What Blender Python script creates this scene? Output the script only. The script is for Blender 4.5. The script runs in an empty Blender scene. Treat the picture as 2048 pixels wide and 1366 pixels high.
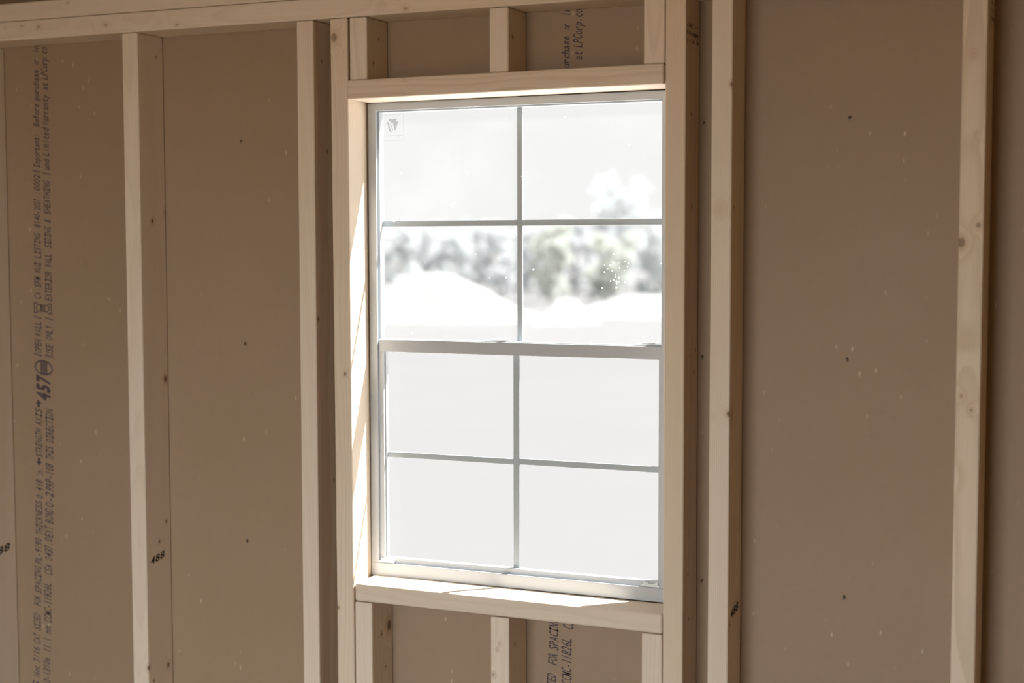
import bpy, bmesh, math, random
from mathutils import Vector, Matrix

# ------------------------------------------------------------------ camera, sky, sun, lamps, exposure
sc = bpy.context.scene
col = sc.collection
sc.view_settings.view_transform = 'Standard'
sc.view_settings.look = 'None'
sc.view_settings.exposure = 0.0
sc.view_settings.gamma = 1.0

CAM = Vector((0.8777, -2.5983, 1.4613))
YAW, PIT, ROL = 0.4124060, -0.0636709, -0.0019943
Fw = Vector((-math.sin(YAW) * math.cos(PIT), math.cos(YAW) * math.cos(PIT), math.sin(PIT)))
Rt = Fw.cross(Vector((0, 0, 1))).normalized()
Up = Rt.cross(Fw)
cr, sr = math.cos(ROL), math.sin(ROL)
R2, U2 = Rt * cr + Up * sr, Up * cr - Rt * sr
cd = bpy.data.cameras.new('camera')
cam = bpy.data.objects.new('camera', cd)
col.objects.link(cam)
m = Matrix((R2, U2, -Fw)).transposed().to_4x4()
m.translation = CAM
cam.matrix_world = m
cd.sensor_width = 36.0
cd.lens = 3039.04 / 2048 * 36
cd.clip_start, cd.clip_end = 0.05, 500
cd.dof.use_dof = True
cd.dof.focus_distance = 2.90
cd.dof.aperture_fstop = 2.4
cd.dof.aperture_blades = 9
sc.camera = cam

w = bpy.data.worlds.new('World')
sc.world = w
w.use_nodes = True
bg = w.node_tree.nodes['Background']
bg.inputs['Color'].default_value = (0.870, 0.870, 0.860, 1)
bg.inputs['Strength'].default_value = 1.0

SUN_E = 22.0
sd = bpy.data.lights.new('sun', 'SUN')
sun = bpy.data.objects.new('sun', sd)
col.objects.link(sun)
sd.energy = SUN_E
sd.color = (1.0, 0.985, 0.97)
sd.angle = math.radians(0.7)
sun.location = (6, 6, 10)
sun.rotation_euler = Vector((-1.05, -1.0, -2.3)).to_track_quat('-Z', 'Y').to_euler()

ad = bpy.data.lights.new('doorway_daylight', 'AREA')
door_light = bpy.data.objects.new('doorway_daylight', ad)
col.objects.link(door_light)
ad.shape = 'RECTANGLE'
ad.size, ad.size_y = 6.0, 3.4
ad.energy = 1130
ad.color = (0.86, 0.95, 1.0)
door_light.location = (-0.9, -7.5, 3.25)          # open sky seen through the doorway behind the camera
door_light.rotation_euler = (math.radians(90), 0, 0)

sc.cycles.max_bounces = 10
sc.cycles.diffuse_bounces = 6
sc.cycles.transparent_max_bounces = 24
sc.cycles.use_denoising = True
sc.cycles.sample_clamp_indirect = 6.0

# ------------------------------------------------------------------ helpers
def tag(o, label=None, cat=None, group=None, kind=None):
    if label: o['label'] = label
    if cat: o['category'] = cat
    if group: o['group'] = group
    if kind: o['kind'] = kind
    return o

def link(name, me, mat, parent=None, loc=(0, 0, 0)):
    o = bpy.data.objects.new(name, me)
    col.objects.link(o)
    o.location = loc
    if mat is not None:
        me.materials.clear()
        me.materials.append(mat)
    if parent is not None:
        o.parent = parent
    return o

def bm_obj(name, bm, mat, parent=None, loc=(0, 0, 0), smooth=False):
    me = bpy.data.meshes.new(name)
    bm.normal_update()
    bm.to_mesh(me)
    bm.free()
    if smooth:
        for p in me.polygons: p.use_smooth = True
    return link(name, me, mat, parent, loc)

def hexa(bm, c):
    """c: 8 corners, bottom (4, counter-clockwise from above) then top"""
    v = [bm.verts.new(p) for p in c]
    fs = [(3, 2, 1, 0), (4, 5, 6, 7), (0, 1, 5, 4), (1, 2, 6, 5), (2, 3, 7, 6), (3, 0, 4, 7)]
    faces = [bm.faces.new([v[i] for i in f]) for f in fs]
    return v, faces

def box(bm, x0, x1, y0, y1, z0, z1, bev=0.0, seg=2):
    v, faces = hexa(bm, [(x0, y0, z0), (x1, y0, z0), (x1, y1, z0), (x0, y1, z0),
                         (x0, y0, z1), (x1, y0, z1), (x1, y1, z1), (x0, y1, z1)])
    if bev:
        ed = list({e for f in faces for e in f.edges})
        bmesh.ops.bevel(bm, geom=ed, offset=bev, segments=seg, affect='EDGES', profile=0.5)

def nodes_of(name):
    m = bpy.data.materials.new(name)
    m.use_nodes = True
    nt = m.node_tree
    b = nt.nodes['Principled BSDF']
    return m, nt, b

def mth(nt, op, a, b=None, c=None, clamp=False):
    n = nt.nodes.new('ShaderNodeMath')
    n.operation = op
    n.use_clamp = clamp
    for i, x in enumerate((a, b, c)):
        if x is None: continue
        if isinstance(x, (int, float)): n.inputs[i].default_value = x
        else: nt.links.new(x, n.inputs[i])
    return n.outputs[0]

def mixc(nt, f, a, b):
    n = nt.nodes.new('ShaderNodeMix')
    n.data_type = 'RGBA'
    for s, x in ((n.inputs[0], f), (n.inputs[6], a), (n.inputs[7], b)):
        if isinstance(x, (int, float)): s.default_value = x
        elif isinstance(x, tuple): s.default_value = (*x, 1)
        else: nt.links.new(x, s)
    return n.outputs[2]

def rng(nt, v, a, b, c=0.0, d=1.0):
    n = nt.nodes.new('ShaderNodeMapRange')
    n.interpolation_type = 'SMOOTHSTEP'
    nt.links.new(v, n.inputs[0])
    for i, x in enumerate((a, b, c, d)): n.inputs[i + 1].default_value = x
    return n.outputs[0]

def noise(nt, vec, scale, detail=2.0, rough=0.5):
    n = nt.nodes.new('ShaderNodeTexNoise')
    nt.links.new(vec, n.inputs['Vector'])
    n.inputs['Scale'].default_value = scale
    n.inputs['Detail'].default_value = detail
    n.inputs['Roughness'].default_value = rough
    return n.outputs['Fac']

def combine(nt, x, y, z):
    n = nt.nodes.new('ShaderNodeCombineXYZ')
    for i, a in enumerate((x, y, z)):
        if isinstance(a, (int, float)): n.inputs[i].default_value = a
        else: nt.links.new(a, n.inputs[i])
    return n.outputs[0]

# ------------------------------------------------------------------ materials
def wood(name, seed, knots=(), axis='z', pith=None, ring=0.0032, warm=0.0, contrast=1.0, wobble=1.0, kstr=1.0):
    """spruce framing lumber; knots are (x, y, z, radius) in the board's own coordinates"""
    r = random.Random(seed)
    m, nt, b = nodes_of(name)
    tc = nt.nodes.new('ShaderNodeTexCoord')
    sp = nt.nodes.new('ShaderNodeSeparateXYZ')
    nt.links.new(tc.outputs['Object'], sp.inputs[0])
    X, Y, Z = sp.outputs
    if axis == 'x': A, B, L = Z, Y, X
    else: A, B, L = X, Y, Z
    if pith is None:
        pith = (r.uniform(-0.05, 0.09), r.uniform(0.06, 0.16) * r.choice((-1, 1)))
    off = r.uniform(0, 40)
    Lo = mth(nt, 'ADD', L, off)
    # slow wander of the rings along the length
    vlow = combine(nt, mth(nt, 'MULTIPLY', A, 6.0), mth(nt, 'MULTIPLY', B, 6.0), mth(nt, 'MULTIPLY', Lo, 1.3))
    wander = mth(nt, 'MULTIPLY', mth(nt, 'SUBTRACT', noise(nt, vlow, 1.0, 2.0), 0.5), 0.030 * wobble)
    da = mth(nt, 'SUBTRACT', A, pith[0])
    db = mth(nt, 'SUBTRACT', B, pith[1])
    rad = mth(nt, 'SQRT', mth(nt, 'ADD', mth(nt, 'MULTIPLY', da, da), mth(nt, 'MULTIPLY', db, db)))
    rad = mth(nt, 'ADD', rad, wander)
    core = None
    halo = None
    for kx, ky, kz, kr in knots:
        dx = mth(nt, 'SUBTRACT', X, kx)
        dy = mth(nt, 'SUBTRACT', Y, ky)
        dz = mth(nt, 'SUBTRACT', Z, kz)
        if axis == 'x': dx = mth(nt, 'MULTIPLY', dx, 0.75)
        else: dz = mth(nt, 'MULTIPLY', dz, 0.75)
        d = mth(nt, 'SQRT', mth(nt, 'ADD', mth(nt, 'ADD', mth(nt, 'MULTIPLY', dx, dx), mth(nt, 'MULTIPLY', dy, dy)), mth(nt, 'MULTIPLY', dz, dz)))
        q = mth(nt, 'DIVIDE', d, kr)
        bump = mth(nt, 'MULTIPLY', mth(nt, 'EXPONENT', mth(nt, 'MULTIPLY', mth(nt, 'MULTIPLY', q, q), -0.25)), kr * 1.3)
        rad = mth(nt, 'ADD', rad, bump)
        c1 = rng(nt, q, 1.05, 0.55)
        h1 = rng(nt, q, 2.6, 0.9)
        core = c1 if core is None else mth(nt, 'MAXIMUM', core, c1)
        halo = h1 if halo is None else mth(nt, 'MAXIMUM', halo, h1)
    ph = mth(nt, 'FRACT', mth(nt, 'DIVIDE', rad, ring))
    late = mth(nt, 'MULTIPLY', rng(nt, ph, 0.35, 0.88), rng(nt, ph, 1.0, 0.93))
    vf = combine(nt, mth(nt, 'MULTIPLY', A, 900.0), mth(nt, 'MULTIPLY', B, 900.0), mth(nt, 'MULTIPLY', Lo, 14.0))
    fib = noise(nt, vf, 1.0, 3.0, 0.6)
    vb = combine(nt, mth(nt, 'MULTIPLY', A, 30.0), mth(nt, 'MULTIPLY', B, 30.0), mth(nt, 'MULTIPLY', Lo, 2.0))
    blot = noise(nt, vb, 1.0, 2.0)
    k = r.uniform(-0.02, 0.02)
    light = (0.730 + k, 0.640 + k - warm * 0.03, 0.530 + k - warm * 0.05)
    dark = (0.590 + k, 0.475 + k, 0.345 + k)
    f = mth(nt, 'MULTIPLY', late, 0.45 * contrast)
    c = mixc(nt, f, light, dark)
    c = mixc(nt, mth(nt, 'MULTIPLY', rng(nt, blot, 0.35, 0.75), 0.30), c, (0.65 + k, 0.535 + k, 0.395 + k))
    c = mixc(nt, mth(nt, 'MULTIPLY', rng(nt, fib, 0.45, 0.80), 0.22), c, (0.52, 0.38, 0.24))
    if halo is not None:
        c = mixc(nt, mth(nt, 'MULTIPLY', halo, 0.38 * kstr), c, (0.46, 0.28, 0.14))
        c = mixc(nt, mth(nt, 'MULTIPLY', core, 0.85 * kstr), c, (0.13, 0.075, 0.045))
    nt.links.new(c, b.inputs['Base Color'])
    b.inputs['Roughness'].default_value = 0.62
    b.inputs['Specular IOR Level'].default_value = 0.25
    bp = nt.nodes.new('ShaderNodeBump')
    bp.inputs['Strength'].default_value = 0.25
    bp.inputs['Distance'].default_value = 0.0006
    nt.links.new(mth(nt, 'SUBTRACT', fib, mth(nt, 'MULTIPLY', late, 0.6)), bp.inputs['Height'])
    nt.links.new(bp.outputs[0], b.inputs['Normal'])
    return m

def sheathing_mat():
    m, nt, b = nodes_of('brown_overlay_sheathing')
    tc = nt.nodes.new('ShaderNodeTexCoord')
    P = tc.outputs['Object']
    n1 = noise(nt, P, 3.0, 3.0)
    n2 = noise(nt, P, 45.0, 4.0, 0.6)
    n3 = noise(nt, P, 520.0, 2.0)
    base = mixc(nt, rng(nt, n1, 0.3, 0.7), (0.332, 0.243, 0.160), (0.352, 0.254, 0.174))
    base = mixc(nt, mth(nt, 'MULTIPLY', rng(nt, n2, 0.45, 0.8), 0.18), base, (0.27, 0.185, 0.120))
    base = mixc(nt, mth(nt, 'MULTIPLY', rng(nt, n3, 0.4, 0.8), 0.16), base, (0.275, 0.19, 0.125))
    # short pale vertical fibres and specks in the paper face
    sp = nt.nodes.new('ShaderNodeSeparateXYZ'); nt.links.new(P, sp.inputs[0])
    v = combine(nt, mth(nt, 'MULTIPLY', sp.outputs[0], 70.0), 0.0, mth(nt, 'MULTIPLY', sp.outputs[2], 28.0))
    vo = nt.nodes.new('ShaderNodeTexVoronoi'); vo.inputs['Scale'].default_value = 1.0
    nt.links.new(v, vo.inputs['Vector'])
    sc_ = nt.nodes.new('ShaderNodeSeparateColor'); nt.links.new(vo.outputs['Color'], sc_.inputs[0])
    pick = rng(nt, sc_.outputs[0], 0.74, 0.80)
    spot = rng(nt, vo.outputs['Distance'], 0.20, 0.05)
    streak = mth(nt, 'MULTIPLY', mth(nt, 'MULTIPLY', pick, spot), rng(nt, noise(nt, P, 7.0, 1.0), 0.42, 0.60))
    base = mixc(nt, mth(nt, 'MULTIPLY', streak, 0.65), base, (0.62, 0.50, 0.38))
    nt.links.new(base, b.inputs['Base Color'])
    b.inputs['Roughness'].default_value = 0.55
    b.inputs['Specular IOR Level'].default_value = 0.25
    bp = nt.nodes.new('ShaderNodeBump')
    bp.inputs['Strength'].default_value = 0.15
    bp.inputs['Distance'].default_value = 0.0008
    nt.links.new(n2, bp.inputs['Height'])
    nt.links.new(bp.outputs[0], b.inputs['Normal'])
    return m

def plain(name, c, rough=0.6, spec=0.3, nscale=0, c2=None, metal=0.0):
    m, nt, b = nodes_of(name)
    b.inputs['Roughness'].default_value = rough
    b.inputs['Specular IOR Level'].default_value = spec
    b.inputs['Metallic'].default_value = metal
    if nscale:
        tc = nt.nodes.new('ShaderNodeTexCoord')
        f = rng(nt, noise(nt, tc.outputs['Object'], nscale, 4.0, 0.6), 0.3, 0.7)
        nt.links.new(mixc(nt, f, c, c2), b.inputs['Base Color'])
    else:
        b.inputs['Base Color'].default_value = (*c, 1)
    return m

def glass_mat(dust):
    m = bpy.data.materials.new('window_glass_dusty' if dust else 'window_glass')
    m.use_nodes = True
    nt = m.node_tree
    nt.nodes.clear()
    out = nt.nodes.new('ShaderNodeOutputMaterial')
    tr = nt.nodes.new('ShaderNodeBsdfTransparent'); tr.inputs[0].default_value = (1, 1, 1, 1)
    gl = nt.nodes.new('ShaderNodeBsdfGlossy'); gl.inputs['Roughness'].default_value = 0.02
    gl.inputs['Color'].default_value = (0.9, 0.95, 0.95, 1)
    mx = nt.nodes.new('ShaderNodeMixShader'); mx.inputs[0].default_value = 0.003
    nt.links.new(tr.outputs[0], mx.inputs[1]); nt.links.new(gl.outputs[0], mx.inputs[2])
    last = mx.outputs[0]
    if dust:
        tc = nt.nodes.new('ShaderNodeTexCoord')
        P = tc.outputs['Object']
        vo = nt.nodes.new('ShaderNodeTexVoronoi'); vo.inputs['Scale'].default_value = 170.0
        nt.links.new(P, vo.inputs['Vector'])
        s = nt.nodes.new('ShaderNodeSeparateColor'); nt.links.new(vo.outputs['Color'], s.inputs[0])
        # specks gather in a smear on the right of the pane
        ds = nt.nodes.new('ShaderNodeVectorMath'); ds.operation = 'DISTANCE'
        ds.inputs[1].default_value = (0.199, 0.031, 0.614)
        nt.links.new(P, ds.inputs[0])
        near = rng(nt, ds.outputs['Value'], 0.045, 0.0, 0.0, 0.60)
        thr = mth(nt, 'SUBTRACT', 0.995, near)
        pick = mth(nt, 'GREATER_THAN', s.outputs[0], thr)
        sz = mth(nt, 'MULTIPLY', mth(nt, 'ADD', s.outputs[1], 0.5), 0.26)
        spot = mth(nt, 'LESS_THAN', vo.outputs['Distance'], sz)
        film = mth(nt, 'ADD', 0.008, mth(nt, 'MULTIPLY', rng(nt, noise(nt, P, 6.0, 4.0, 0.6), 0.4, 0.75), 0.010))
        f = mth(nt, 'MAXIMUM', mth(nt, 'MULTIPLY', mth(nt, 'MULTIPLY', pick, spot), 0.60), film)
        tl = nt.nodes.new('ShaderNodeBsdfTranslucent'); tl.inputs[0].default_value = (0.95, 0.96, 0.96, 1)
        m2 = nt.nodes.new('ShaderNodeMixShader')
        nt.links.new(f, m2.inputs[0]); nt.links.new(last, m2.inputs[1]); nt.links.new(tl.outputs[0], m2.inputs[2])
        last = m2.outputs[0]
    nt.links.new(last, out.inputs[0])
    return m

def leaf_mat(name, c, c2, t=0.55):
    m = bpy.data.materials.new(name)
    m.use_nodes = True
    nt = m.node_tree
    nt.nodes.clear()
    out = nt.nodes.new('ShaderNodeOutputMaterial')
    tc = nt.nodes.new('ShaderNodeTexCoord')
    f = rng(nt, noise(nt, tc.outputs['Object'], 1.4, 3.0, 0.6), 0.35, 0.65)
    cc = mixc(nt, f, c, c2)
    d = nt.nodes.new('ShaderNodeBsdfDiffuse'); nt.links.new(cc, d.inputs[0])
    tl = nt.nodes.new('ShaderNodeBsdfTranslucent'); nt.links.new(cc, tl.inputs[0])
    mx = nt.nodes.new('ShaderNodeMixShader'); mx.inputs[0].default_value = t
    nt.links.new(d.outputs[0], mx.inputs[1]); nt.links.new(tl.outputs[0], mx.inputs[2])
    nt.links.new(mx.outputs[0], out.inputs[0])
    return m

M_SHEATH = sheathing_mat()
M_VINYL = plain('white_vinyl', (0.46, 0.485, 0.505), 0.35, 0.45)
M_GRILLE = plain('grey_white_grille', (0.40, 0.45, 0.48), 0.4, 0.4)
M_CLEAR = plain('pale_plastic_latch', (0.72, 0.78, 0.78), 0.2, 0.5)
M_INK = plain('purple_black_ink', (0.095, 0.075, 0.085), 0.7, 0.1)
M_MARK = plain('black_marker_ink', (0.03, 0.028, 0.03), 0.6, 0.1)
M_STAMP = plain('brown_grade_stamp_ink', (0.085, 0.06, 0.05), 0.7, 0.1)
M_STEEL = plain('dull_nail_steel', (0.20, 0.17, 0.14), 0.45, 0.5, metal=0.6)
def film(name, c, t):
    m, nt, b = nodes_of(name)
    b.inputs['Base Color'].default_value = (*c, 1)
    b.inputs['Roughness'].default_value = 0.6
    b.inputs['Alpha'].default_value = t
    return m
M_DECAL = film('grey_decal_ink', (0.30, 0.30, 0.31), 0.52)
M_DECAL2 = film('pale_decal_ink', (0.40, 0.40, 0.41), 0.28)
M_PLY = plain('plywood_floor', (0.44, 0.38, 0.31), 0.6, 0.25, 2.5, (0.50, 0.44, 0.36))
M_OSB = plain('orange_strand_board', (0.42, 0.27, 0.10), 0.7, 0.2, 8.0, (0.50, 0.32, 0.13))
M_SAND = plain('sunlit_sandy_soil', (0.1265, 0.1265, 0.1265), 0.95, 0.05, 0.35, (0.123, 0.123, 0.123))
M_BOUNCE = plain('white_bounce_surface', (0.88, 0.87, 0.86), 0.9, 0.1, 30.0, (0.82, 0.81, 0.80))  # for the added reflector slab outside the window
M_WARM_BOUNCE = plain('orange_bounce_soil', (0.40, 0.26, 0.13), 0.95, 0.05, 1.0, (0.44, 0.29, 0.15))  # for the added slab that sends warm light in at the doorway
M_DIRT = plain('pale_dirt', (0.30, 0.30, 0.298), 0.95, 0.05, 1.2, (0.285, 0.284, 0.282))
M_BARK = plain('grey_bark', (0.36, 0.34, 0.31), 0.9, 0.1, 6.0, (0.42, 0.40, 0.37))
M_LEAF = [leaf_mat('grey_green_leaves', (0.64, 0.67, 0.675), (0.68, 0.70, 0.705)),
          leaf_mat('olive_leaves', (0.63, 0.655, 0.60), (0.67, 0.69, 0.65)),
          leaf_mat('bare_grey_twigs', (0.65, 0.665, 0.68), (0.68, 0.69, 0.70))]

# ------------------------------------------------------------------ the setting
Dp = 0.089                      # stud depth; the sheathing starts here
XL, XR, YF, ZC = -2.25, 1.95, -3.70, 2.10
OX0, OX1, OZ0, OZ1 = -0.6115, 0.0215, 0.7895, 1.7450      # hole in the sheathing

bm = bmesh.new()
xs = [XL, OX0, OX1, XR]; zs = [-0.2, OZ0, OZ1, ZC]
def shell(bm, y0, y1):
    g = {}
    for k, y in enumerate((y0, y1)):
        for i, x in enumerate(xs):
            for j, z in enumerate(zs):
                g[k, i, j] = bm.verts.new((x, y, z))
    for i in range(3):
        for j in range(3):
            if i == 1 and j == 1: continue
            bm.faces.new([g[0, i, j], g[0, i + 1, j], g[0, i + 1, j + 1], g[0, i, j + 1]])
            bm.faces.new([g[1, i, j], g[1, i, j + 1], g[1, i + 1, j + 1], g[1, i + 1, j]])
    rim = [(0, 0), (1, 0), (2, 0), (3, 0), (3, 1), (3, 2), (3, 3), (2, 3), (1, 3), (0, 3), (0, 2), (0, 1)]
    for a, b_ in zip(rim, rim[1:] + rim[:1]):
        bm.faces.new([g[1, a[0], a[1]], g[1, b_[0], b_[1]], g[0, b_[0], b_[1]], g[0, a[0], a[1]]])
    hole = [(1, 1), (2, 1), (2, 2), (1, 2)]
    for a, b_ in zip(hole, hole[1:] + hole[:1]):
        bm.faces.new([g[0, a[0], a[1]], g[0, b_[0], b_[1]], g[1, b_[0], b_[1]], g[1, a[0], a[1]]])
shell(bm, Dp, Dp + 0.0115)
wall_back = tag(bm_obj('wall_back', bm, M_SHEATH), kind='structure')

def slab(name, x0, x1, y0, y1, z0, z1, mat):
    bm = bmesh.new(); box(bm, x0, x1, y0, y1, z0, z1)
    return tag(bm_obj(name, bm, mat), kind='structure')
slab('floor', XL, XR, YF, Dp, -0.03, 0.0, M_PLY)
slab('ceiling', XL - 0.02, XR + 0.02, YF - 0.02, Dp + 0.03, ZC, ZC + 0.02, M_OSB)
slab('wall_left', XL - 0.012, XL, YF, Dp, -0.2, ZC, M_OSB)
slab('wall_right', XR, XR + 0.012, YF, Dp, -0.2, ZC, M_OSB)
DX0, DX1, DZ = -1.12, 0.30, 1.96
bm = bmesh.new()
box(bm, XL, DX0, YF - 0.012, YF, -0.2, ZC)
box(bm, DX1, XR, YF - 0.012, YF, -0.2, ZC)
box(bm, DX0, DX1, YF - 0.012, YF, DZ, ZC)
tag(bm_obj('wall_front', bm, M_OSB), kind='structure')

bm = bmesh.new()
v = [bm.verts.new(p) for p in ((-160, -120, -0.3), (120, -120, -0.3), (120, 220, -0.3), (-160, 220, -0.3))]
bm.faces.new(v)
tag(bm_obj('ground', bm, M_SAND), kind='structure')
bm = bmesh.new(); box(bm, -12.0, 9.0, -16.0, YF - 0.3, -0.32, -0.28)
tag(bm_obj('warm_bounce_yard', bm, M_WARM_BOUNCE), kind='structure')  # unseen slab, added so sunlit ground bounces warm light up through the doorway
bm = bmesh.new(); box(bm, -6.0, 4.5, Dp + 0.05, 4.3, -0.32, -0.27)
tag(bm_obj('bounce_apron', bm, M_BOUNCE), kind='structure')  # unseen reflector, added to throw sunlight up onto the header underside and jamb

# ------------------------------------------------------------------ framing lumber
KN = {
'S0' : [] ,
'S1' : [(-1.104, 0.0418, 1.5125, 0.0045), (-1.104, 0.0891, 1.5312, 0.0054), (-1.104, 0.0777, 1.1753, 0.0063), (-1.104, 0.0729, 0.8677, 0.0032), (-1.104, 0.0472, 0.8288, 0.0032), (-1.104, 0.0715, 0.5541, 0.0049), (-1.104, 0.0036, 0.5651, 0.0045), (-1.104, 0.02, 0.5326, 0.0027), (-1.104, 0.0633, 1.8572, 0.0022)] ,
'S2' : [(-0.6825, 0.0487, 1.6475, 0.0036), (-0.6825, 0.0309, 1.8244, 0.0022), (-0.6825, 0.0094, 1.3147, 0.0032), (-0.6825, 0.0639, 0.9846, 0.0027)] ,
'S3' : [(-0.6356, 0.0, 1.864, 0.0081), (-0.6178, 0.0, 1.2079, 0.004), (-0.6387, 0.0, 0.7403, 0.0036)] ,
'C1' : [(-0.5648, 0.0522, 1.8636, 0.0027), (-0.5648, 0.0292, 1.8146, 0.0027), (-0.5648, 0.0738, 0.6952, 0.0063), (-0.5648, 0.042, 0.6843, 0.0036), (-0.5648, 0.0577, 0.6142, 0.0027)] ,
'C2' : [(-0.2667, 0.0227, 1.8481, 0.0036), (-0.2873, 0.0, 0.7034, 0.0027), (-0.2925, 0.0, 0.6912, 0.0027), (-0.3, 0.0, 0.642, 0.0036), (-0.2667, 0.0314, 0.6978, 0.0027)] ,
'S4' : [(0.0745, 0.0382, 1.6938, 0.0027), (0.0745, 0.0444, 1.53, 0.0032), (0.0745, 0.0402, 1.2598, 0.0027), (0.0745, 0.0625, 1.2281, 0.0027), (0.0745, 0.0352, 0.8621, 0.0027), (0.0745, 0.0429, 0.7781, 0.0022), (0.0745, 0.0618, 0.7747, 0.0022), (0.0731, 0.0, 1.3891, 0.0022), (0.0745, 0.0711, 1.2686, 0.0018)] ,
'S5' : [(0.1591, 0.0, 1.7396, 0.0036), (0.1579, 0.0, 1.1621, 0.0045), (0.1595, 0.0172, 1.5257, 0.0027), (0.1595, 0.0141, 0.7813, 0.0027)] ,
'S6' : [(0.5661, 0.0, 1.7712, 0.0036), (0.5715, 0.0, 1.6388, 0.0027), (0.5506, 0.0, 1.4633, 0.0081), (0.5771, 0.0, 1.4919, 0.0054), (0.5547, 0.0, 1.2092, 0.0045), (0.5711, 0.0, 1.1866, 0.0045)] ,
'TP' : [(-1.4484, 0.0, 1.9296, 0.0022), (-1.4045, 0.0, 1.9313, 0.0036), (-1.3586, 0.0, 1.9265, 0.0054), (-1.1809, 0.0, 1.9202, 0.0045), (-1.0023, 0.0, 1.9097, 0.0036), (-0.4777, 0.0, 1.9088, 0.0045)] ,
'UP' : [(-1.2814, 0.0, 1.9721, 0.0027)] ,
'HD' : [(-0.4808, 0.0, 1.7752, 0.0027), (-0.2218, 0.0, 1.7727, 0.0018)] ,
}
def board_mesh(c, bev=0.0028):
    bm = bmesh.new()
    v, faces = hexa(bm, c)
    ed = list({e for f in faces for e in f.edges})
    bmesh.ops.bevel(bm, geom=ed, offset=bev, segments=3, affect='EDGES', profile=0.5)
    return bm

def upright(key, name, label, x, slope, wd, yf, z0, z1, seed, twist=0.0, cat='stud', zr=1.2, **kw):
    """a stud: left front edge at x where z = 1.2, leaning by slope"""
    def X(z): return x + slope * (z - zr)
    c = []
    for z in (z0, z1):
        a = X(z)
        c += [(a - x, yf, z - z0), (a - x + wd, yf, z - z0), (a - x + wd + twist, Dp - 0.0004, z - z0), (a - x + twist, Dp - 0.0004, z - z0)]
    kn = [(k[0] - x, k[1], k[2] - z0, k[3]) for k in KN.get(key, []) if z0 - .01 < k[2] < z1 + .01]
    o = bm_obj(name, board_mesh(c), wood('spruce_' + name + '_%d' % seed, seed, kn, **kw), loc=(x, 0, z0))
    tag(o, label, cat)
    return o

PT = 1.9006                     # underside of the top plate at the middle
def zp(x): return PT - 0.0011 * (x + 0.3)
H = {}
studs = [
 ('S0', 'full height wall stud at the far left edge with 88 handwritten on its side', -1.5709, -0.0021, 0.038, 0.0, 11, 0.0, dict(contrast=.6)),
 ('S1', 'wall stud left of the window with 488 handwritten on its knotty side face', -1.1438, -0.0001, 0.0395, 0.0014, 12, 0.0, dict(contrast=.5, pith=(0.02, 0.17))),
 ('S2', 'finely striped wall stud standing just left of the window king stud', -0.7206, -0.0001, 0.0381, 0.0, 13, 0.0, dict(contrast=1.3, pith=(-0.16, 0.03), wobble=.35, ring=0.0036)),
 ('S3', 'king stud forming the left side of the window opening, round knot near its top', -0.6424, -0.0029, 0.0384, 0.0, 14, -0.0078, dict(contrast=.8, warm=.5, kstr=.7)),
 ('S4', 'king stud forming the right side of the window opening, brown grade stamp near its top', 0.0365, 0.0003, 0.0380, 0.0045, 15, 0.0, dict(contrast=1.0, warm=1.0, pith=(-0.10, 0.05), wobble=.4)),
 ('S5', 'wall stud just right of the window opening, narrow bare gap between it and the opening', 0.1222, 0.0013, 0.0374, 0.0011, 16, 0.0, dict(contrast=1.1, pith=(-0.13, 0.06), wobble=.4, ring=0.0034)),
 ('S6', 'knotty wall stud at the right edge with large round knots on its front', 0.5454, 0.0025, 0.0398, -0.003, 17, 0.0, dict(contrast=1.5, warm=.9, pith=(0.02, 0.055), ring=0.007, wobble=1.4, kstr=.8)),
]
KN['C1'] = [(a, b_, c, 0.010 if abs(c - 0.6952) < 1e-4 else d) for a, b_, c, d in KN['C1']]
# clear bands of cross grain where a branch lies under the surface
KN['S5'] += [(0.1410, 0.016, 1.522, 0.010), (0.1530, 0.016, 1.160, 0.008), (0.1300, 0.016, 1.155, 0.007)]
KN['S6'] += [(0.5620, 0.018, 1.300, 0.011), (0.5560, 0.018, 1.075, 0.009), (0.5640, 0.018, 1.62, 0.009)]
KN['TP'] += [(-1.0450, 0.014, 1.9200, 0.008), (-1.2350, 0.014, 1.9200, 0.008), (-0.5300, 0.014, 1.92, 0.008)]
for key, label, x, sl, wd, yf, seed, tw, kw in studs:
    H[key] = upright(key, 'wall_stud', label, x, sl, wd, yf, 0.0385, zp(x) - 0.0006, seed, tw, **kw)

def hz(x): return 1.7441 + 0.0025 * (x + 0.3)      # underside of header board
def sz(x): return 0.7916 - 0.0039 * (x + 0.3)      # top of sill board
HT, ST = 0.0364, 0.0365
x3 = lambda z: -0.6424 + 0.0384 - 0.0029 * (z - 1.2)
x4 = 0.0365
def cripple(key, label, x, wd, yf, up, seed, **kw):
    if up:
        z0, z1 = hz(x) + HT + 0.0006, zp(x) - 0.0006
    else:
        z0, z1 = 0.0385, sz(x) - ST - 0.0014
    return upright(key, 'cripple_stud', label, x, 0.0, wd, yf, z0, z1, seed, cat='cripple stud', **kw)
cripple('C1', 'short cripple stud above the window header at its left end, against the king stud', -0.6040 + 0.0008, 0.0382, 0.0029, True, 21, pith=(0.045, 0.10), ring=0.005, contrast=.9)
cripple('C2', 'short cripple stud above the middle of the window header', -0.3053, 0.0386, 0.0026, True, 22, contrast=.6)
cripple('', 'short cripple stud above the window header at its right end', -0.0035, 0.0392, 0.0035, True, 23, pith=(0.02, 0.07), contrast=1.0, warm=.5)
cripple('C1', 'cripple stud under the left end of the window sill board, dark knot on its side', -0.6018, 0.0385, 0.0029, False, 24, contrast=.7, pith=(-0.1, 0.05))
cripple('C2', 'cripple stud under the middle of the window sill board', -0.3063, 0.0386, 0.0026, False, 25, contrast=.6)
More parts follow.
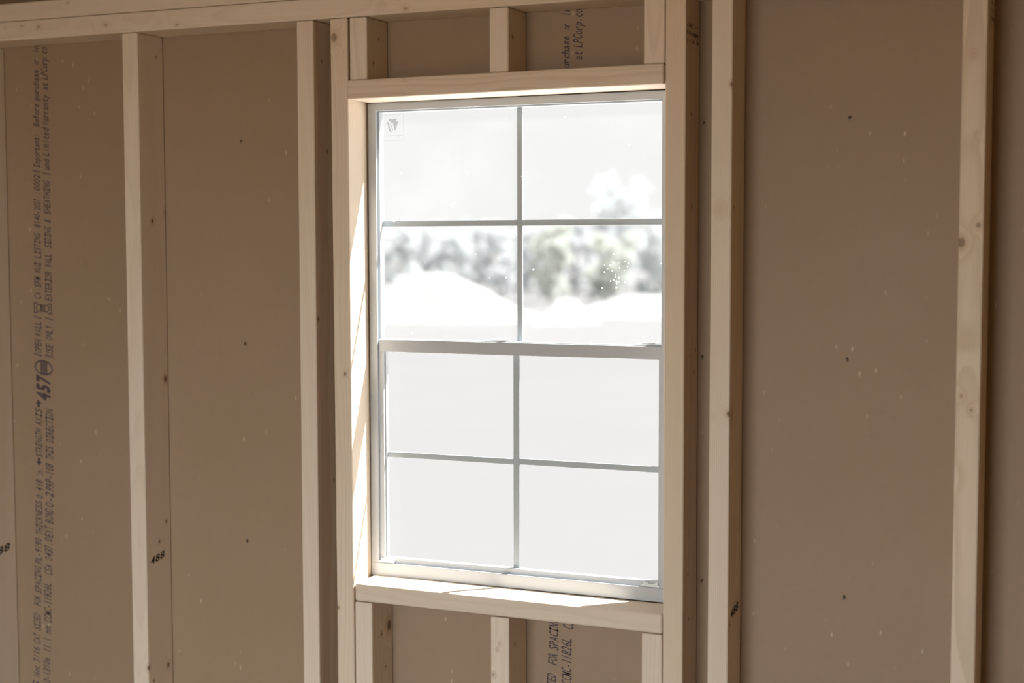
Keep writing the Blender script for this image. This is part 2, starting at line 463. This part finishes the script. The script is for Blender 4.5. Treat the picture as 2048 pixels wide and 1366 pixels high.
cripple('', 'cripple stud under the right end of the window sill board', -0.0035, 0.0392, 0.0035, False, 26, contrast=.6)

def lying(key, name, label, cat, x0, x1, zlo, zhi, yf, seed, loc, bev=0.0028, **kw):
    c = []
    for fz in (zlo, zhi):
        c += [(x0 - loc[0], yf, fz(x0) - loc[2]), (x1 - loc[0], yf, fz(x1) - loc[2]),
              (x1 - loc[0], Dp - 0.0004, fz(x1) - loc[2]), (x0 - loc[0], Dp - 0.0004, fz(x0) - loc[2])]
    kn = [(k[0] - loc[0], k[1], k[2] - loc[2], k[3]) for k in KN.get(key, [])]
    o = bm_obj(name, board_mesh(c, bev), wood('spruce_' + name + '_%d' % seed, seed, kn, axis='x', **kw), loc=loc)
    return tag(o, label, cat)
lying('HD', 'window_header', 'flat header board across the top of the window opening, underside brightly lit', 'header board', x3(1.76) + 0.0006, x4 - 0.0006, hz, lambda x: hz(x) + HT, -0.0035, 31, (-0.3, 0, 1.744), contrast=1.2, warm=.6, pith=(0.0, -0.10))
lying('', 'window_sill_board', 'rough sill board across the bottom of the window opening, top brightly lit', 'sill board', x3(0.78) + 0.0006, x4 - 0.0006, lambda x: sz(x) - ST, sz, 0.0034, 32, (-0.3, 0, 0.79), bev=0.0045, contrast=.5, pith=(0.0, -0.10))
PTH = 0.0405
lying('TP', 'top_plate', 'lower board of the doubled top plate, the wall studs end under it', 'top plate', XL + 0.001, XR - 0.001, zp, lambda x: zp(x) + PTH, -0.0019, 33, (-0.3, 0, 1.9), contrast=.6, kstr=.5)
lying('UP', 'top_plate', 'upper board of the doubled top plate, lying on the lower one', 'top plate', XL + 0.001, XR - 0.001, lambda x: zp(x) + PTH + 0.0008, lambda x: zp(x) + PTH + 0.0392, 0.0, 34, (-0.3, 0, 1.94), contrast=.4, kstr=.4)
lying('', 'bottom_plate', 'board on the floor under the feet of the wall studs', 'bottom plate', XL + 0.001, XR - 0.001, lambda x: 0.0002, lambda x: 0.0382, 0.0, 35, (-0.3, 0, 0.0), contrast=.5)

# ------------------------------------------------------------------ lettering
def glyph_mesh(s, shear=0.18, bold=0.0):
    cu = bpy.data.curves.new('lettering', 'FONT')
    cu.body = s
    cu.shear = shear
    cu.offset = bold
    cu.resolution_u = 2
    o = bpy.data.objects.new('lettering', cu)
    col.objects.link(o)
    dg = bpy.context.evaluated_depsgraph_get()
    me = bpy.data.meshes.new_from_object(o.evaluated_get(dg))
    vs = [v.co.copy() for v in me.vertices]
    fs = [tuple(p.vertices) for p in me.polygons]
    bpy.data.objects.remove(o)
    bpy.data.meshes.remove(me)
    bpy.data.curves.remove(cu)
    return vs, fs

GLYPH = {}
CAPH = max(p.y for p in glyph_mesh('H', 0.0)[0])
class Ink:
    def __init__(s): s.v = []; s.f = []
    def add(s, vs, fs):
        n = len(s.v); s.v += [tuple(p) for p in vs]; s.f += [tuple(i + n for i in f) for f in fs]
    def word(s, text, org, du, dv, width, height, shear=0.18, bold=0.0):
        """du: reading direction, dv: up direction; evenly spaced characters fill the width, caps reach the height"""
        o, du, dv = Vector(org), Vector(du), Vector(dv)
        n = len(text); cell = width / (n - 0.14)
        sy = height / CAPH
        for i, ch in enumerate(text):
            if ch == ' ': continue
            if (ch, bold) not in GLYPH:
                vs, fs = glyph_mesh(ch, 0.0, bold)
                if ch == 'I':
                    xa = min(p.x for p in vs); xb = max(p.x for p in vs); t_ = xb - xa
                    for za, zb in ((0, t_), (CAPH - t_, CAPH)):
                        k_ = len(vs)
                        vs = vs + [Vector((xa - .17, za, 0)), Vector((xb + .17, za, 0)), Vector((xb + .17, zb, 0)), Vector((xa - .17, zb, 0))]
                        fs = fs + [(k_, k_ + 1, k_ + 2, k_ + 3)]
                GLYPH[ch, bold] = (vs, fs)
            vs, fs = GLYPH[ch, bold]
            x0 = min(p.x for p in vs); x1 = max(p.x for p in vs); gw = x1 - x0
            fit = cell * 0.84
            sx = fit / gw if gw > 0.3 else min(fit / 0.46, sy * 1.1)
            mid = cell * (i + 0.43)
            xc = (x0 + x1) / 2
            s.add([o + du * (mid + (p.x - xc) * sx + p.y * sy * shear) + dv * (p.y * sy) for p in vs], fs)
    def quad(s, pts): s.add(pts, [(0, 1, 2, 3)])
    def ring(s, c, du, dv, ra, rb, t, n=40):
        c, du, dv = Vector(c), Vector(du), Vector(dv); vs = []; fs = []
        for i in range(n):
            a = 2 * math.pi * i / n
            vs += [c + du * (ra * math.cos(a)) + dv * (rb * math.sin(a)), c + du * ((ra - t) * math.cos(a)) + dv * ((rb - t) * math.sin(a))]
        for i in range(n):
            j = (i + 1) % n
            fs.append((2 * i, 2 * j, 2 * j + 1, 2 * i + 1))
        s.add(vs, fs)
    def build(s, name, mat, parent):
        me = bpy.data.meshes.new(name)
        pl = Vector(parent.location)
        me.from_pydata([Vector(v) - pl for v in s.v], [], s.f)
        return link(name, me, mat, parent)

WORDS = [('S', -1.4934, -1.4746, 0.4496, 0.4705),
 ('16oc', -1.492, -1.4731, 0.4776, 0.5043),
 ('7/16', -1.49, -1.4711, 0.5137, 0.5484),
 ('CAT', -1.4883, -1.4692, 0.5566, 0.5798),
 ('SIZED', -1.4864, -1.4672, 0.588, 0.6261),
 ('FOR', -1.484, -1.4647, 0.6446, 0.6665),
 ('SPACING', -1.4817, -1.4622, 0.6736, 0.7345),
 ('PL-9190', -1.4785, -1.4588, 0.7415, 0.7989),
 ('THICKNESS', -1.4749, -1.455, 0.807, 0.8836),
 ('0.418', -1.4724, -1.4525, 0.8905, 0.9326),
 ('in.', -1.4717, -1.4519, 0.9406, 0.961),
 ('<', -1.4713, -1.4515, 0.9667, 0.9837),
 ('STRENGTH', -1.4706, -1.4509, 0.9849, 1.0484),
 ('AXIS', -1.4696, -1.4501, 1.0563, 1.0936),
 ('>', -1.469, -1.4496, 1.0992, 1.1162),
 ('|', -1.4671, -1.448, 1.212, 1.221),
 ('OPEN', -1.4668, -1.4477, 1.2198, 1.2502),
 ('WALL', -1.466, -1.447, 1.2569, 1.2906),
 ('|', -1.4654, -1.4465, 1.295, 1.3051),
 ('CA', -1.4644, -1.4456, 1.341, 1.3566),
 ('SFM', -1.4638, -1.445, 1.3667, 1.3901),
 ('WUI', -1.4631, -1.4445, 1.3979, 1.4225),
 ('LISTING', -1.4621, -1.4435, 1.4325, 1.487),
 ('8140-', -1.4608, -1.4425, 1.5004, 1.537),
 ('2027', -1.4602, -1.442, 1.5392, 1.5625),
 (':0002', -1.4595, -1.4415, 1.5725, 1.6168),
 ('|', -1.459, -1.4413, 1.6212, 1.6289),
 ('Important:', -1.4583, -1.4408, 1.6334, 1.7073),
 ('Before', -1.457, -1.4401, 1.7238, 1.7733),
 ('purchase', -1.456, -1.4394, 1.781, 1.8479),
 ('or', -1.4552, -1.4389, 1.86, 1.8709),
 ('in', -1.4547, -1.4387, 1.8852, 1.9015),
 ('0-1310e', -1.463, -1.4427, 0.4693, 0.5272),
 ('11.1', -1.4605, -1.4398, 0.54, 0.5724),
 ('mm', -1.4589, -1.438, 0.5828, 0.6001),
 ('CCMC-11826L', -1.4562, -1.4349, 0.6083, 0.699),
 ('CSA', -1.4528, -1.4311, 0.7175, 0.7404),
 ('O437.0', -1.4508, -1.4288, 0.7508, 0.8011),
 ('EXT', -1.449, -1.4267, 0.8034, 0.8285),
 ('BOND', -1.4474, -1.4249, 0.8354, 0.8684),
 ('O-2', -1.4458, -1.4231, 0.8719, 0.906),
 ('PRP-108', -1.4441, -1.4219, 0.9105, 0.9706),
 ('THIS', -1.4424, -1.4207, 0.9797, 1.0102),
 ('DIRECTION', -1.4405, -1.4193, 1.0193, 1.0938),
 ('|', -1.4356, -1.4158, 1.2084, 1.2173),
 ('USE', -1.4352, -1.4155, 1.214, 1.2397),
 ('ONLY', -1.4348, -1.4153, 1.2487, 1.2811),
 ('|', -1.4345, -1.4151, 1.2934, 1.3023),
 ('EXTERIOR', -1.4338, -1.4148, 1.3369, 1.4026),
 ('WALL', -1.4333, -1.4146, 1.4115, 1.4414),
 ('SIDING', -1.4328, -1.4144, 1.4548, 1.5013),
 ('&', -1.4325, -1.4142, 1.5102, 1.5179),
 ('SHEATHING', -1.4323, -1.4141, 1.529, 1.603),
 ('|', -1.4323, -1.4142, 1.6151, 1.624),
 ('and', -1.4323, -1.4142, 1.6273, 1.6504),
 ('Limited', -1.4323, -1.4142, 1.6581, 1.7197),
 ('Warranty', -1.4324, -1.4143, 1.7252, 1.792),
 ('at', -1.4324, -1.4143, 1.803, 1.8184),
 ('LPCorp.co', -1.4324, -1.4143, 1.8261, 1.897)]
yp = Dp - 0.0003
def print_line(dx, dz, name):
    k = Ink()
    du, dv = (0, 0, 1), (-1, 0, 0)
    def rect(xa, xb, za, zb): k.quad([(xa + dx, yp, za + dz), (xb + dx, yp, za + dz), (xb + dx, yp, zb + dz), (xa + dx, yp, zb + dz)])
    gone = (lambda a, b_: dx > 1 and b_ + dz > 0.76 and a + dz < 1.775)     # nothing is printed over the window hole
    for w_, xl, xr, z0, z1 in WORDS:
        if gone(z0, z1): continue
        h = (xr - xl)
        if w_ in '<>':
            zc = (z0 + z1) / 2; xc = (xl + xr) / 2; s = 1 if w_ == '>' else -1
            rect(xc - .0035, xc + .0035, min(zc, zc - s * .009), max(zc, zc - s * .009))
            k.add([(xc - .0085 + dx, yp, zc - s * .001 + dz), (xc + .0085 + dx, yp, zc - s * .001 + dz), (xc + dx, yp, zc + s * .0085 + dz)], [(0, 1, 2)])
            continue
        if w_ == '|':
            zc = (z0 + z1) / 2
            k.quad([(xl - .002 + dx, yp, zc + .002 + dz), (xr + .002 + dx, yp, zc - .003 + dz), (xr + .002 + dx, yp, zc - .0008 + dz), (xl - .002 + dx, yp, zc + .0042 + dz)])
            continue
        low = w_[1:].islower() and len(w_) > 1
        H_ = h * (0.98 if not w_[0].isupper() or not low else 1.0)
        if w_.islower(): H_ = h * 0.95
        k.word(w_, (xr + dx, yp, z0 + dz), du, dv, z1 - z0, H_, 0.20, 0.010)
    if dx > 1: return k.build(name, M_INK, wall_back)
    # big mill number between the two lines
    k.word('457', (-1.4270 + dx, yp, 1.1120 + dz), du, dv, 0.0538, 0.0350, 0.22, 0.045)
    # round mark with a band across it
    k.ring((-1.4425 + dx, yp, 1.1883 + dz), (1, 0, -0.12), du, 0.0255, 0.0170, 0.0034)
    for q in range(4): rect(-1.4510 + q * .0050, -1.4510 + q * .0050 + .0034, 1.1745, 1.2020)
    # square mark with brackets
    rect(-1.4665, -1.4640, 1.3105, 1.3345); rect(-1.4640, -1.4560, 1.3105, 1.3130); rect(-1.4640, -1.4560, 1.3320, 1.3345)
    rect(-1.4185, -1.4160, 1.3085, 1.3325); rect(-1.4265, -1.4185, 1.3085, 1.3110); rect(-1.4265, -1.4185, 1.3300, 1.3325)
    k.ring((-1.4525 + dx, yp, 1.3225 + dz), (1, 0, 0), du, 0.0080, 0.0090, 0.0022, 20)
    k.ring((-1.4305 + dx, yp, 1.3210 + dz), (1, 0, 0), du, 0.0080, 0.0090, 0.0022, 20)
    for q in range(3): rect(-1.4475 + q * .0045, -1.4475 + q * .0045 + .0025, 1.3130, 1.3310)
    return k.build(name, M_INK, wall_back)
print_line(0.0, 0.0, 'printed_lettering')
print_line(1.2610, 0.003, 'printed_lettering')

def hand(parent, X, yz0, yz1, text='488'):
    k = Ink()
    (y0, z0), (y1, z1) = yz0, yz1
    L = math.hypot(y1 - y0, 0.006)
    du = Vector((0, 1, 0.16)).normalized(); dv = Vector((0, 0.05, 1)).normalized()
    k.word(text, (X + 0.0004, y0, z0), du, dv, L, (z1 - z0) * 0.95, 0.15, 0.012)
    k.build('handwritten_number', M_MARK, parent)
hand(H['S1'], -1.1438 + 0.0395 + 0.0002, (0.0148, 0.7843), (0.0622, 0.800))
hand(H['S0'], -1.5709 + 0.038 + 0.0012, (0.0050, 0.7640), (0.0659, 0.782))
hand(H['S5'], 0.1222 + 0.0374 - 0.0003, (0.0171, 0.7900), (0.0675, 0.806))

def stamp(parent, X, y0, y1, z0, z1, seed, mat, n=26):
    r = random.Random(seed)
    k = Ink()
    rows = 3
    for i in range(rows):
        za = z0 + (z1 - z0) * i / rows
        zb = za + (z1 - z0) / rows * 0.72
        y = y0
        while y < y1 - 0.004:
            wv = r.uniform(0.0012, 0.0034)
            if r.random() < 0.72:
                a = za + r.uniform(0, 0.3) * (zb - za); b = zb - r.uniform(0, 0.3) * (zb - za)
                k.quad([(X, y, a), (X, y + wv, a), (X, y + wv, b), (X, y, b)])
            if r.random() < 0.35:
                a = r.uniform(za, zb)
                k.quad([(X, y, a), (X, y + wv * 2.2, a), (X, y + wv * 2.2, a + .0016), (X, y, a + .0016)])
            y += wv + r.uniform(0.001, 0.004)
    k.build('grade_stamp', mat, parent)
stamp(H['S4'], 0.0365 + 0.0380 + 0.0008, 0.010, 0.082, 1.818, 1.856, 3, M_STAMP)
stamp(H['S6'], 0.5454 + 0.0398 + 0.0024, 0.030, 0.080, 1.828, 1.868, 4, M_STAMP)

# nail tips showing through the sheathing
bm0 = None
NL = [(-0.9108, 1.6784, 'topmost', 'between the two studs left of the window'), (-0.9075, 1.2567, 'middle', 'between the two studs left of the window'),
      (-0.9090, 0.8395, 'lowest', 'between the two studs left of the window'),
      (0.3475, 1.6827, 'topmost', 'in the wide bay right of the window'), (0.3474, 1.2595, 'middle', 'in the wide bay right of the window'),
      (0.3471, 0.8349, 'lowest', 'in the wide bay right of the window'),
      (0.0840, 1.6821, 'topmost', 'in the narrow gap right of the window'), (0.0835, 1.2566, 'middle', 'in the narrow gap right of the window'),
      (0.0855, 0.8409, 'lowest', 'in the narrow gap right of the window')]
rn = random.Random(5)
for i, (nx, nz, pos, where) in enumerate(NL):
    bm = bmesh.new()
    # bent point of the nail, square shank
    path = [Vector((0, 0.004, 0)), Vector((0, -0.002, 0)), Vector((rn.uniform(-.001, .001), -0.0045, -0.002)), Vector((rn.uniform(-.002, .002), -0.0055, -0.0055))]
    prev = None
    for j, (p, rr) in enumerate(zip(path, (0.0021, 0.0021, 0.0017, 0.0005))):
        ring = [bm.verts.new(p + Vector((rr * math.cos(a), 0, rr * math.sin(a)))) for a in [k * math.pi / 4 for k in range(8)]]
        if prev:
            for q in range(8): bm.faces.new([prev[q], prev[(q + 1) % 8], ring[(q + 1) % 8], ring[q]])
        prev = ring
    bm.faces.new(prev)
    bmesh.ops.recalc_face_normals(bm, faces=bm.faces[:])
    o = bm_obj('nail', bm, M_STEEL, loc=(nx, Dp, nz), smooth=True)
    tag(o, '%s nail point poking through the sheathing %s' % (pos, where), 'nail', 'nail points through the sheathing')

# ------------------------------------------------------------------ the window
win = bpy.data.objects.new('window_1', None)
col.objects.link(win)
win.location = (-0.295, Dp, 0.791)
tag(win, kind='structure')
def wpart(name, bm, mat, parent=None):
    par = parent or win
    me_off = Vector(win.location)
    bmesh.ops.translate(bm, verts=bm.verts[:], vec=-me_off)
    return bm_obj(name, bm, mat, par)
FX0, FX1, FZ0, FZ1 = -0.6100, 0.0200, 0.7918, 1.7432
bm = bmesh.new()
e = 0.0008
# visible inner lips
box(bm, FX0, -0.5928, 0.0868, 0.0918, 0.8180, FZ1, e)
box(bm, 0.0045, FX1, 0.0868, 0.0918, 0.8180, FZ1, e)
box(bm, -0.5932, 0.0050, 0.0868, 0.0918, 1.7275, FZ1, e)
box(bm, FX0, FX1, 0.0862, 0.0905, FZ0, 0.8182, 0.0012)
# channel behind the lips
box(bm, FX0, FX0 + 0.0035, 0.0900, 0.1320, FZ0, FZ1)
box(bm, FX1 - 0.0035, FX1, 0.0900, 0.1320, FZ0, FZ1)
box(bm, FX0, FX1, 0.0900, 0.1320, FZ1 - 0.0035, FZ1)
box(bm, FX0, FX1, 0.0900, 0.1320, FZ0, FZ0 + 0.0150)
# outer stops and nailing flange outside the sheathing
box(bm, FX0, -0.600, 0.1290, 0.1320, FZ0, FZ1); box(bm, 0.0080, FX1, 0.1290, 0.1320, FZ0, FZ1)
box(bm, FX0, FX1, 0.1290, 0.1320, 1.7290, FZ1)
F_ = 0.033
box(bm, FX0 - F_, FX0 + 0.001, 0.1010, 0.1030, FZ0 - F_, FZ1 + F_); box(bm, FX1 - 0.001, FX1 + F_, 0.1010, 0.1030, FZ0 - F_, FZ1 + F_)
box(bm, FX0, FX1, 0.1010, 0.1030, FZ1 - 0.001, FZ1 + F_); box(bm, FX0, FX1, 0.1010, 0.1030, FZ0 - F_, FZ0 + 0.001)
wpart('window_frame', bm, M_VINYL)

# upper fixed sash
bm = bmesh.new()
box(bm, -0.6062, -0.5980, 0.1120, 0.1285, 1.246, 1.7390, e)
box(bm, 0.0065, 0.0160, 0.1120, 0.1285, 1.246, 1.7390, e)
box(bm, -0.5990, 0.0070, 0.1120, 0.1285, 1.7262, 1.7390, e)
box(bm, -0.5990, 0.0070, 0.1120, 0.1285, 1.2460, 1.2690, e)
usash = wpart('window_sash', bm, M_VINYL)
def child_of_sash(name, bm, mat, sash): return wpart(name, bm, mat, sash)
bm = bmesh.new(); box(bm, -0.5985, 0.0070, 0.1195, 0.1215, 1.2680, 1.7270)
child_of_sash('glass_pane', bm, glass_mat(True), usash)
bm = bmesh.new()
box(bm, -0.3012, -0.2902, 0.1222, 0.1262, 1.2680, 1.7270, e)
box(bm, -0.5985, -0.3012, 0.1222, 0.1262, 1.4978, 1.5096, e)
box(bm, -0.2902, 0.0070, 0.1222, 0.1262, 1.4978, 1.5096, e)
child_of_sash('window_grille', bm, M_GRILLE, usash)
bm = bmesh.new(); box(bm, -0.5985, 0.0070, 0.1268, 0.1276, 1.2680, 1.7270)
child_of_sash('glass_pane', bm, glass_mat(False), usash)

# lower sliding sash with tilt latches
bm = bmesh.new()
box(bm, -0.5942, -0.5822, 0.0930, 0.1100, 0.8080, 1.2500, e)
box(bm, -0.5826, -0.5798, 0.0990, 0.1080, 0.8260, 1.2480)
box(bm, -0.0017, 0.0095, 0.0930, 0.1100, 0.8080, 1.2500, e)
box(bm, -0.5945, 0.0100, 0.0921, 0.1108, 1.2468, 1.2712, e)
box(bm, -0.5825, -0.0015, 0.0950, 0.1100, 0.8080, 0.8285, e)
box(bm, -0.5930, 0.0090, 0.0985, 0.1090, 1.2712, 1.2728, 0.0005)
lsash = wpart('window_sash', bm, M_VINYL)
bm = bmesh.new(); box(bm, -0.5820, -0.0018, 0.1020, 0.1036, 0.8280, 1.2470)
child_of_sash('glass_pane', bm, glass_mat(False), lsash)
bm = bmesh.new()
box(bm, -0.3022, -0.2890, 0.1042, 0.1078, 0.8280, 1.2470, e)
box(bm, -0.5800, -0.3022, 0.1042, 0.1078, 1.0322, 1.0434, e)
box(bm, -0.2890, -0.0018, 0.1042, 0.1078, 1.0330, 1.0450, e)
child_of_sash('window_grille', bm, M_GRILLE, lsash)
for x0, x1, fl in ((-0.5935, -0.5600, 1), (-0.0330, 0.0030, -1)):
    bm = bmesh.new()
    box(bm, x0, x1, 0.0880, 0.0960, 0.8186, 0.8226, 0.0008)
    n = 10
    # finger grip with a rolled, wavy top edge
    top = []
    for i in range(n + 1):
        t = i / n; xx = x0 + 0.004 + (x1 - x0 - 0.008) * t
        zz = 0.8226 + 0.0030 + 0.0022 * math.cos(t * math.pi * 2.0)
        top.append([bm.verts.new((xx, yy, z_)) for yy, z_ in ((0.0890, 0.8222), (0.0890, zz), (0.0925, zz + 0.0005), (0.0940, 0.8222))])
    for a, b_ in zip(top, top[1:]):
        for q in range(4): bm.faces.new([a[q], b_[q], b_[(q + 1) % 4], a[(q + 1) % 4]])
    bm.faces.new(top[0]); bm.faces.new(top[-1][::-1])
    bmesh.ops.recalc_face_normals(bm, faces=bm.faces[:])
    child_of_sash('tilt_latch', bm, M_CLEAR, lsash)
# low sash locks lying on the meeting rail
for x0, x1 in ((-0.3600, -0.3150), (-0.0500, 0.0030)):
    bm = bmesh.new()
    box(bm, x0, x1, 0.0990, 0.1090, 1.2728, 1.2752, 0.0010)
    box(bm, x0 + 0.012, x1 - 0.016, 0.1000, 0.1060, 1.2750, 1.2770, 0.0008)
    child_of_sash('sash_lock', bm, M_CLEAR, lsash)

# etched maker's mark in the upper left corner of the glass, seen from behind
k = Ink()
yg = 0.1189
def R_(a, b_, c, d): k.quad([(a, yg, c), (b_, yg, c), (b_, yg, d), (a, yg, d)])
lx0, lx1, lz0, lz1 = -0.5950, -0.5466, 1.6700, 1.7220
t = 0.0006
R_(lx0, lx1, lz0, lz0 + t); R_(lx0, lx1, lz1 - t, lz1); R_(lx0, lx0 + t, lz0, lz1); R_(lx1 - t, lx1, lz0, lz1)
ln = k.build('decal_border', M_DECAL2, usash)
for v_ in ln.data.vertices: v_.co -= Vector(win.location)
k = Ink()
def P_(pts):
    n = len(pts)
    # pts in a 0..1 frame over the keystone's box
    k.add([(lx0 + 0.0105 + 0.0260 * px, yg, 1.6880 + 0.0250 * pz) for px, pz in pts], [tuple(range(n))])
P_([(0.14, 1.0), (0.86, 1.0), (0.82, 0.86), (0.20, 0.86)])
P_([(0.20, 0.86), (0.82, 0.86), (0.80, 0.80), (1.0, 0.78), (0.72, 0.04), (0.62, 0.28), (0.56, 0.62), (0.36, 0.74)])
P_([(0.0, 0.78), (0.15, 0.78), (0.33, 0.10), (0.52, 0.02), (0.40, 0.0), (0.22, 0.02)])
P_([(0.26, 0.70), (0.34, 0.66), (0.55, 0.14), (0.48, 0.10)])
dk = k.build('decal_emblem', M_DECAL, usash)
for v_ in dk.data.vertices: v_.co -= Vector(win.location)
k = Ink()
rr = random.Random(2)
x = lx0 + 0.005
while x < lx1 - 0.006:
    hh = rr.choice((0.0022, 0.0022, 0.0034)); zz = 1.6785
    R_(x, x + 0.0007, zz, zz + hh); R_(x, x + 0.0020, zz + 0.0016, zz + 0.0021)
    x += 0.0031
R_(lx0 + 0.0365, lx0 + 0.0372, 1.6755, 1.6800)
dt = k.build('decal_lettering', M_DECAL2, usash)
for v_ in dt.data.vertices: v_.co -= Vector(win.location)

# ------------------------------------------------------------------ outside: trees, brush, heaps of soil
def tree(name, label, x, y, h, w_, seed, mi, crown_lo=0.1, n=1500, leaf=0.10, cat='tree', group=None, dense=1.0):
    r = random.Random(seed)
    root = bpy.data.objects.new(name, None); col.objects.link(root); root.location = (x, y, -0.3)
    tag(root, label, cat, group)
    # trunk and limbs
    bm = bmesh.new()
    def limb(p0, p1, r0, r1, seg=6):
        ax = (p1 - p0).normalized(); s = ax.orthogonal().normalized(); t_ = ax.cross(s)
        a = [bm.verts.new(p0 + (s * math.cos(q) + t_ * math.sin(q)) * r0) for q in [i * 2 * math.pi / seg for i in range(seg)]]
        b_ = [bm.verts.new(p1 + (s * math.cos(q) + t_ * math.sin(q)) * r1) for q in [i * 2 * math.pi / seg for i in range(seg)]]
        for i in range(seg): bm.faces.new([a[i], a[(i + 1) % seg], b_[(i + 1) % seg], b_[i]])
    p = Vector((0, 0, 0)); rad = 0.035 * h
    tips = []
    for i in range(4):
        q = p + Vector((r.uniform(-.06, .06) * h, r.uniform(-.06, .06) * h, h * 0.21))
        limb(p, q, rad, rad * 0.7); p = q; rad *= 0.7
        for _ in range(3):
            a = r.uniform(0, 6.28); e_ = p + Vector((math.cos(a) * w_ * r.uniform(.25, .45), math.sin(a) * w_ * r.uniform(.25, .45), h * r.uniform(.05, .22)))
            limb(p, e_, rad * .5, rad * .15, 5); tips.append(e_)
    bm_obj('trunk', bm, M_BARK, root)
    # crown: small blades gathered in clumps around the limbs
    clumps = []
    for t_ in tips: clumps.append((t_, w_ * r.uniform(.12, .24)))
    for _ in range(int(46 * dense)):
        a = r.uniform(0, 6.28); zz = r.uniform(crown_lo, .97); env = math.sin(math.pi * min(1, (zz - crown_lo) / (1 - crown_lo) * .75 + .2)) ** .7
        rr_ = w_ * .5 * env * math.sqrt(r.random())
        clumps.append((Vector((math.cos(a) * rr_, math.sin(a) * rr_, zz * h)), w_ * r.uniform(.06, .13)))
    vs, fs = [], []
    for _ in range(n):
        c, cr_ = r.choice(clumps)
        d = Vector((r.gauss(0, 1), r.gauss(0, 1), r.gauss(0, 1))).normalized() * cr_ * r.random() ** .4
        c2 = c + d
        if c2.z < 0.02: continue
        a1 = Vector((r.gauss(0, 1), r.gauss(0, 1), r.gauss(0, 1))).normalized(); a2 = a1.orthogonal().normalized()
        l = leaf * r.uniform(.6, 1.3)
        i = len(vs)
        vs += [c2 - a1 * l, c2 + a2 * l * .45, c2 + a1 * l, c2 - a2 * l * .45]
        fs.append((i, i + 1, i + 2, i + 3))
    me = bpy.data.meshes.new('foliage'); me.from_pydata(vs, [], fs)
    link('foliage', me, M_LEAF[mi], root)
    return root

TREES = [
  (-21.5, 40, 2.2, 1.25, 0, 'low grey-green bush at the left end of the row seen through the window'),
  (-19.77, 40, 2.13, 1.25, 0, 'grey-green bush behind the broad left heap of soil'),
  (-18.15, 40, 2.18, 1.15, 2, 'leafless greyish bush just left of the window middle bar'),
  (-16.5, 40, 2.26, 1.25, 1, 'olive bush just right of the window middle bar, behind a small heap'),
  (-14.73, 40, 2.07, 1.25, 1, 'yellow-green shrub in front of the tallest tree'),
  (-13.15, 40, 2.3, 1.25, 0, 'grey-green bush at the right end of the front row'),
  (-24.23, 47, 2.34, 1.35, 2, 'leafless greyish bush of the back row, nearest its left end'),
  (-22.16, 47, 2.43, 1.35, 0, 'grey-green bush of the back row, left of the window middle bar'),
  (-20.27, 47, 2.24, 1.3, 2, 'leafless greyish bush of the back row, behind the window middle bar'),
  (-18.41, 47, 2.41, 1.35, 2, 'leafless greyish bush of the back row, left of the tallest tree'),
  (-17.39, 54, 2.9, 1.9, 2, 'leafless greyish tree at the right end, farthest back'),
  (-17.86, 50, 3.89, 2.1, 0, 'tallest tree of the distant row, rising above the upper grille bar'),
]
for i, (x, y, h, w_, mi, label) in enumerate(TREES):
    tree('tree' if h > 2.8 else 'bush', label, x, y, h, w_, 100 + i, mi, n=7500 if h > 3 else 5000, leaf=0.075, cat='tree' if h > 2.8 else 'bush')
def heap(label, x, y, rx, ry, h, seed):
    r = random.Random(seed); bm = bmesh.new()
    nr, na = 8, 28
    ph = [r.uniform(0, 6.28) for _ in range(4)]
    rings = []
    for i in range(nr + 1):
        t_ = i / nr; ring = []
        if i == 0:
            rings.append([bm.verts.new((0, 0, h))]); continue
        for j in range(na):
            a = 2 * math.pi * j / na
            k_ = 1 + .14 * math.sin(2 * a + ph[0]) + .08 * math.sin(5 * a + ph[1])
            z = h * (0.5 + 0.5 * math.cos(math.pi * t_)) * (1 + .12 * math.sin(3 * a + ph[2]) * math.sin(math.pi * t_)) + r.uniform(-.03, .03) * h * (1 - t_)
            ring.append(bm.verts.new((rx * k_ * t_ * math.cos(a), ry * k_ * t_ * math.sin(a), z if i < nr else -0.03)))
        rings.append(ring)
    for j in range(na): bm.faces.new([rings[0][0], rings[1][j], rings[1][(j + 1) % na]])
    for a, b_ in zip(rings[1:], rings[2:]):
        for j in range(na): bm.faces.new([a[j], b_[j], b_[(j + 1) % na], a[(j + 1) % na]])
    tag(bm_obj('soil_heap', bm, M_DIRT, loc=(x, y, -0.3), smooth=True), label, 'soil heap')
heap('broad pale heap of soil in front of the left bushes', -15.45, 30.0, 2.5, 2.0, 1.06, 1)
heap('small pale heap of soil right of the window middle bar', -11.85, 29.5, 0.75, 0.9, 0.52, 2)
heap('low pale bank of soil at the right end of the distant row', -11.15, 33.5, 2.6, 1.6, 0.50, 4)
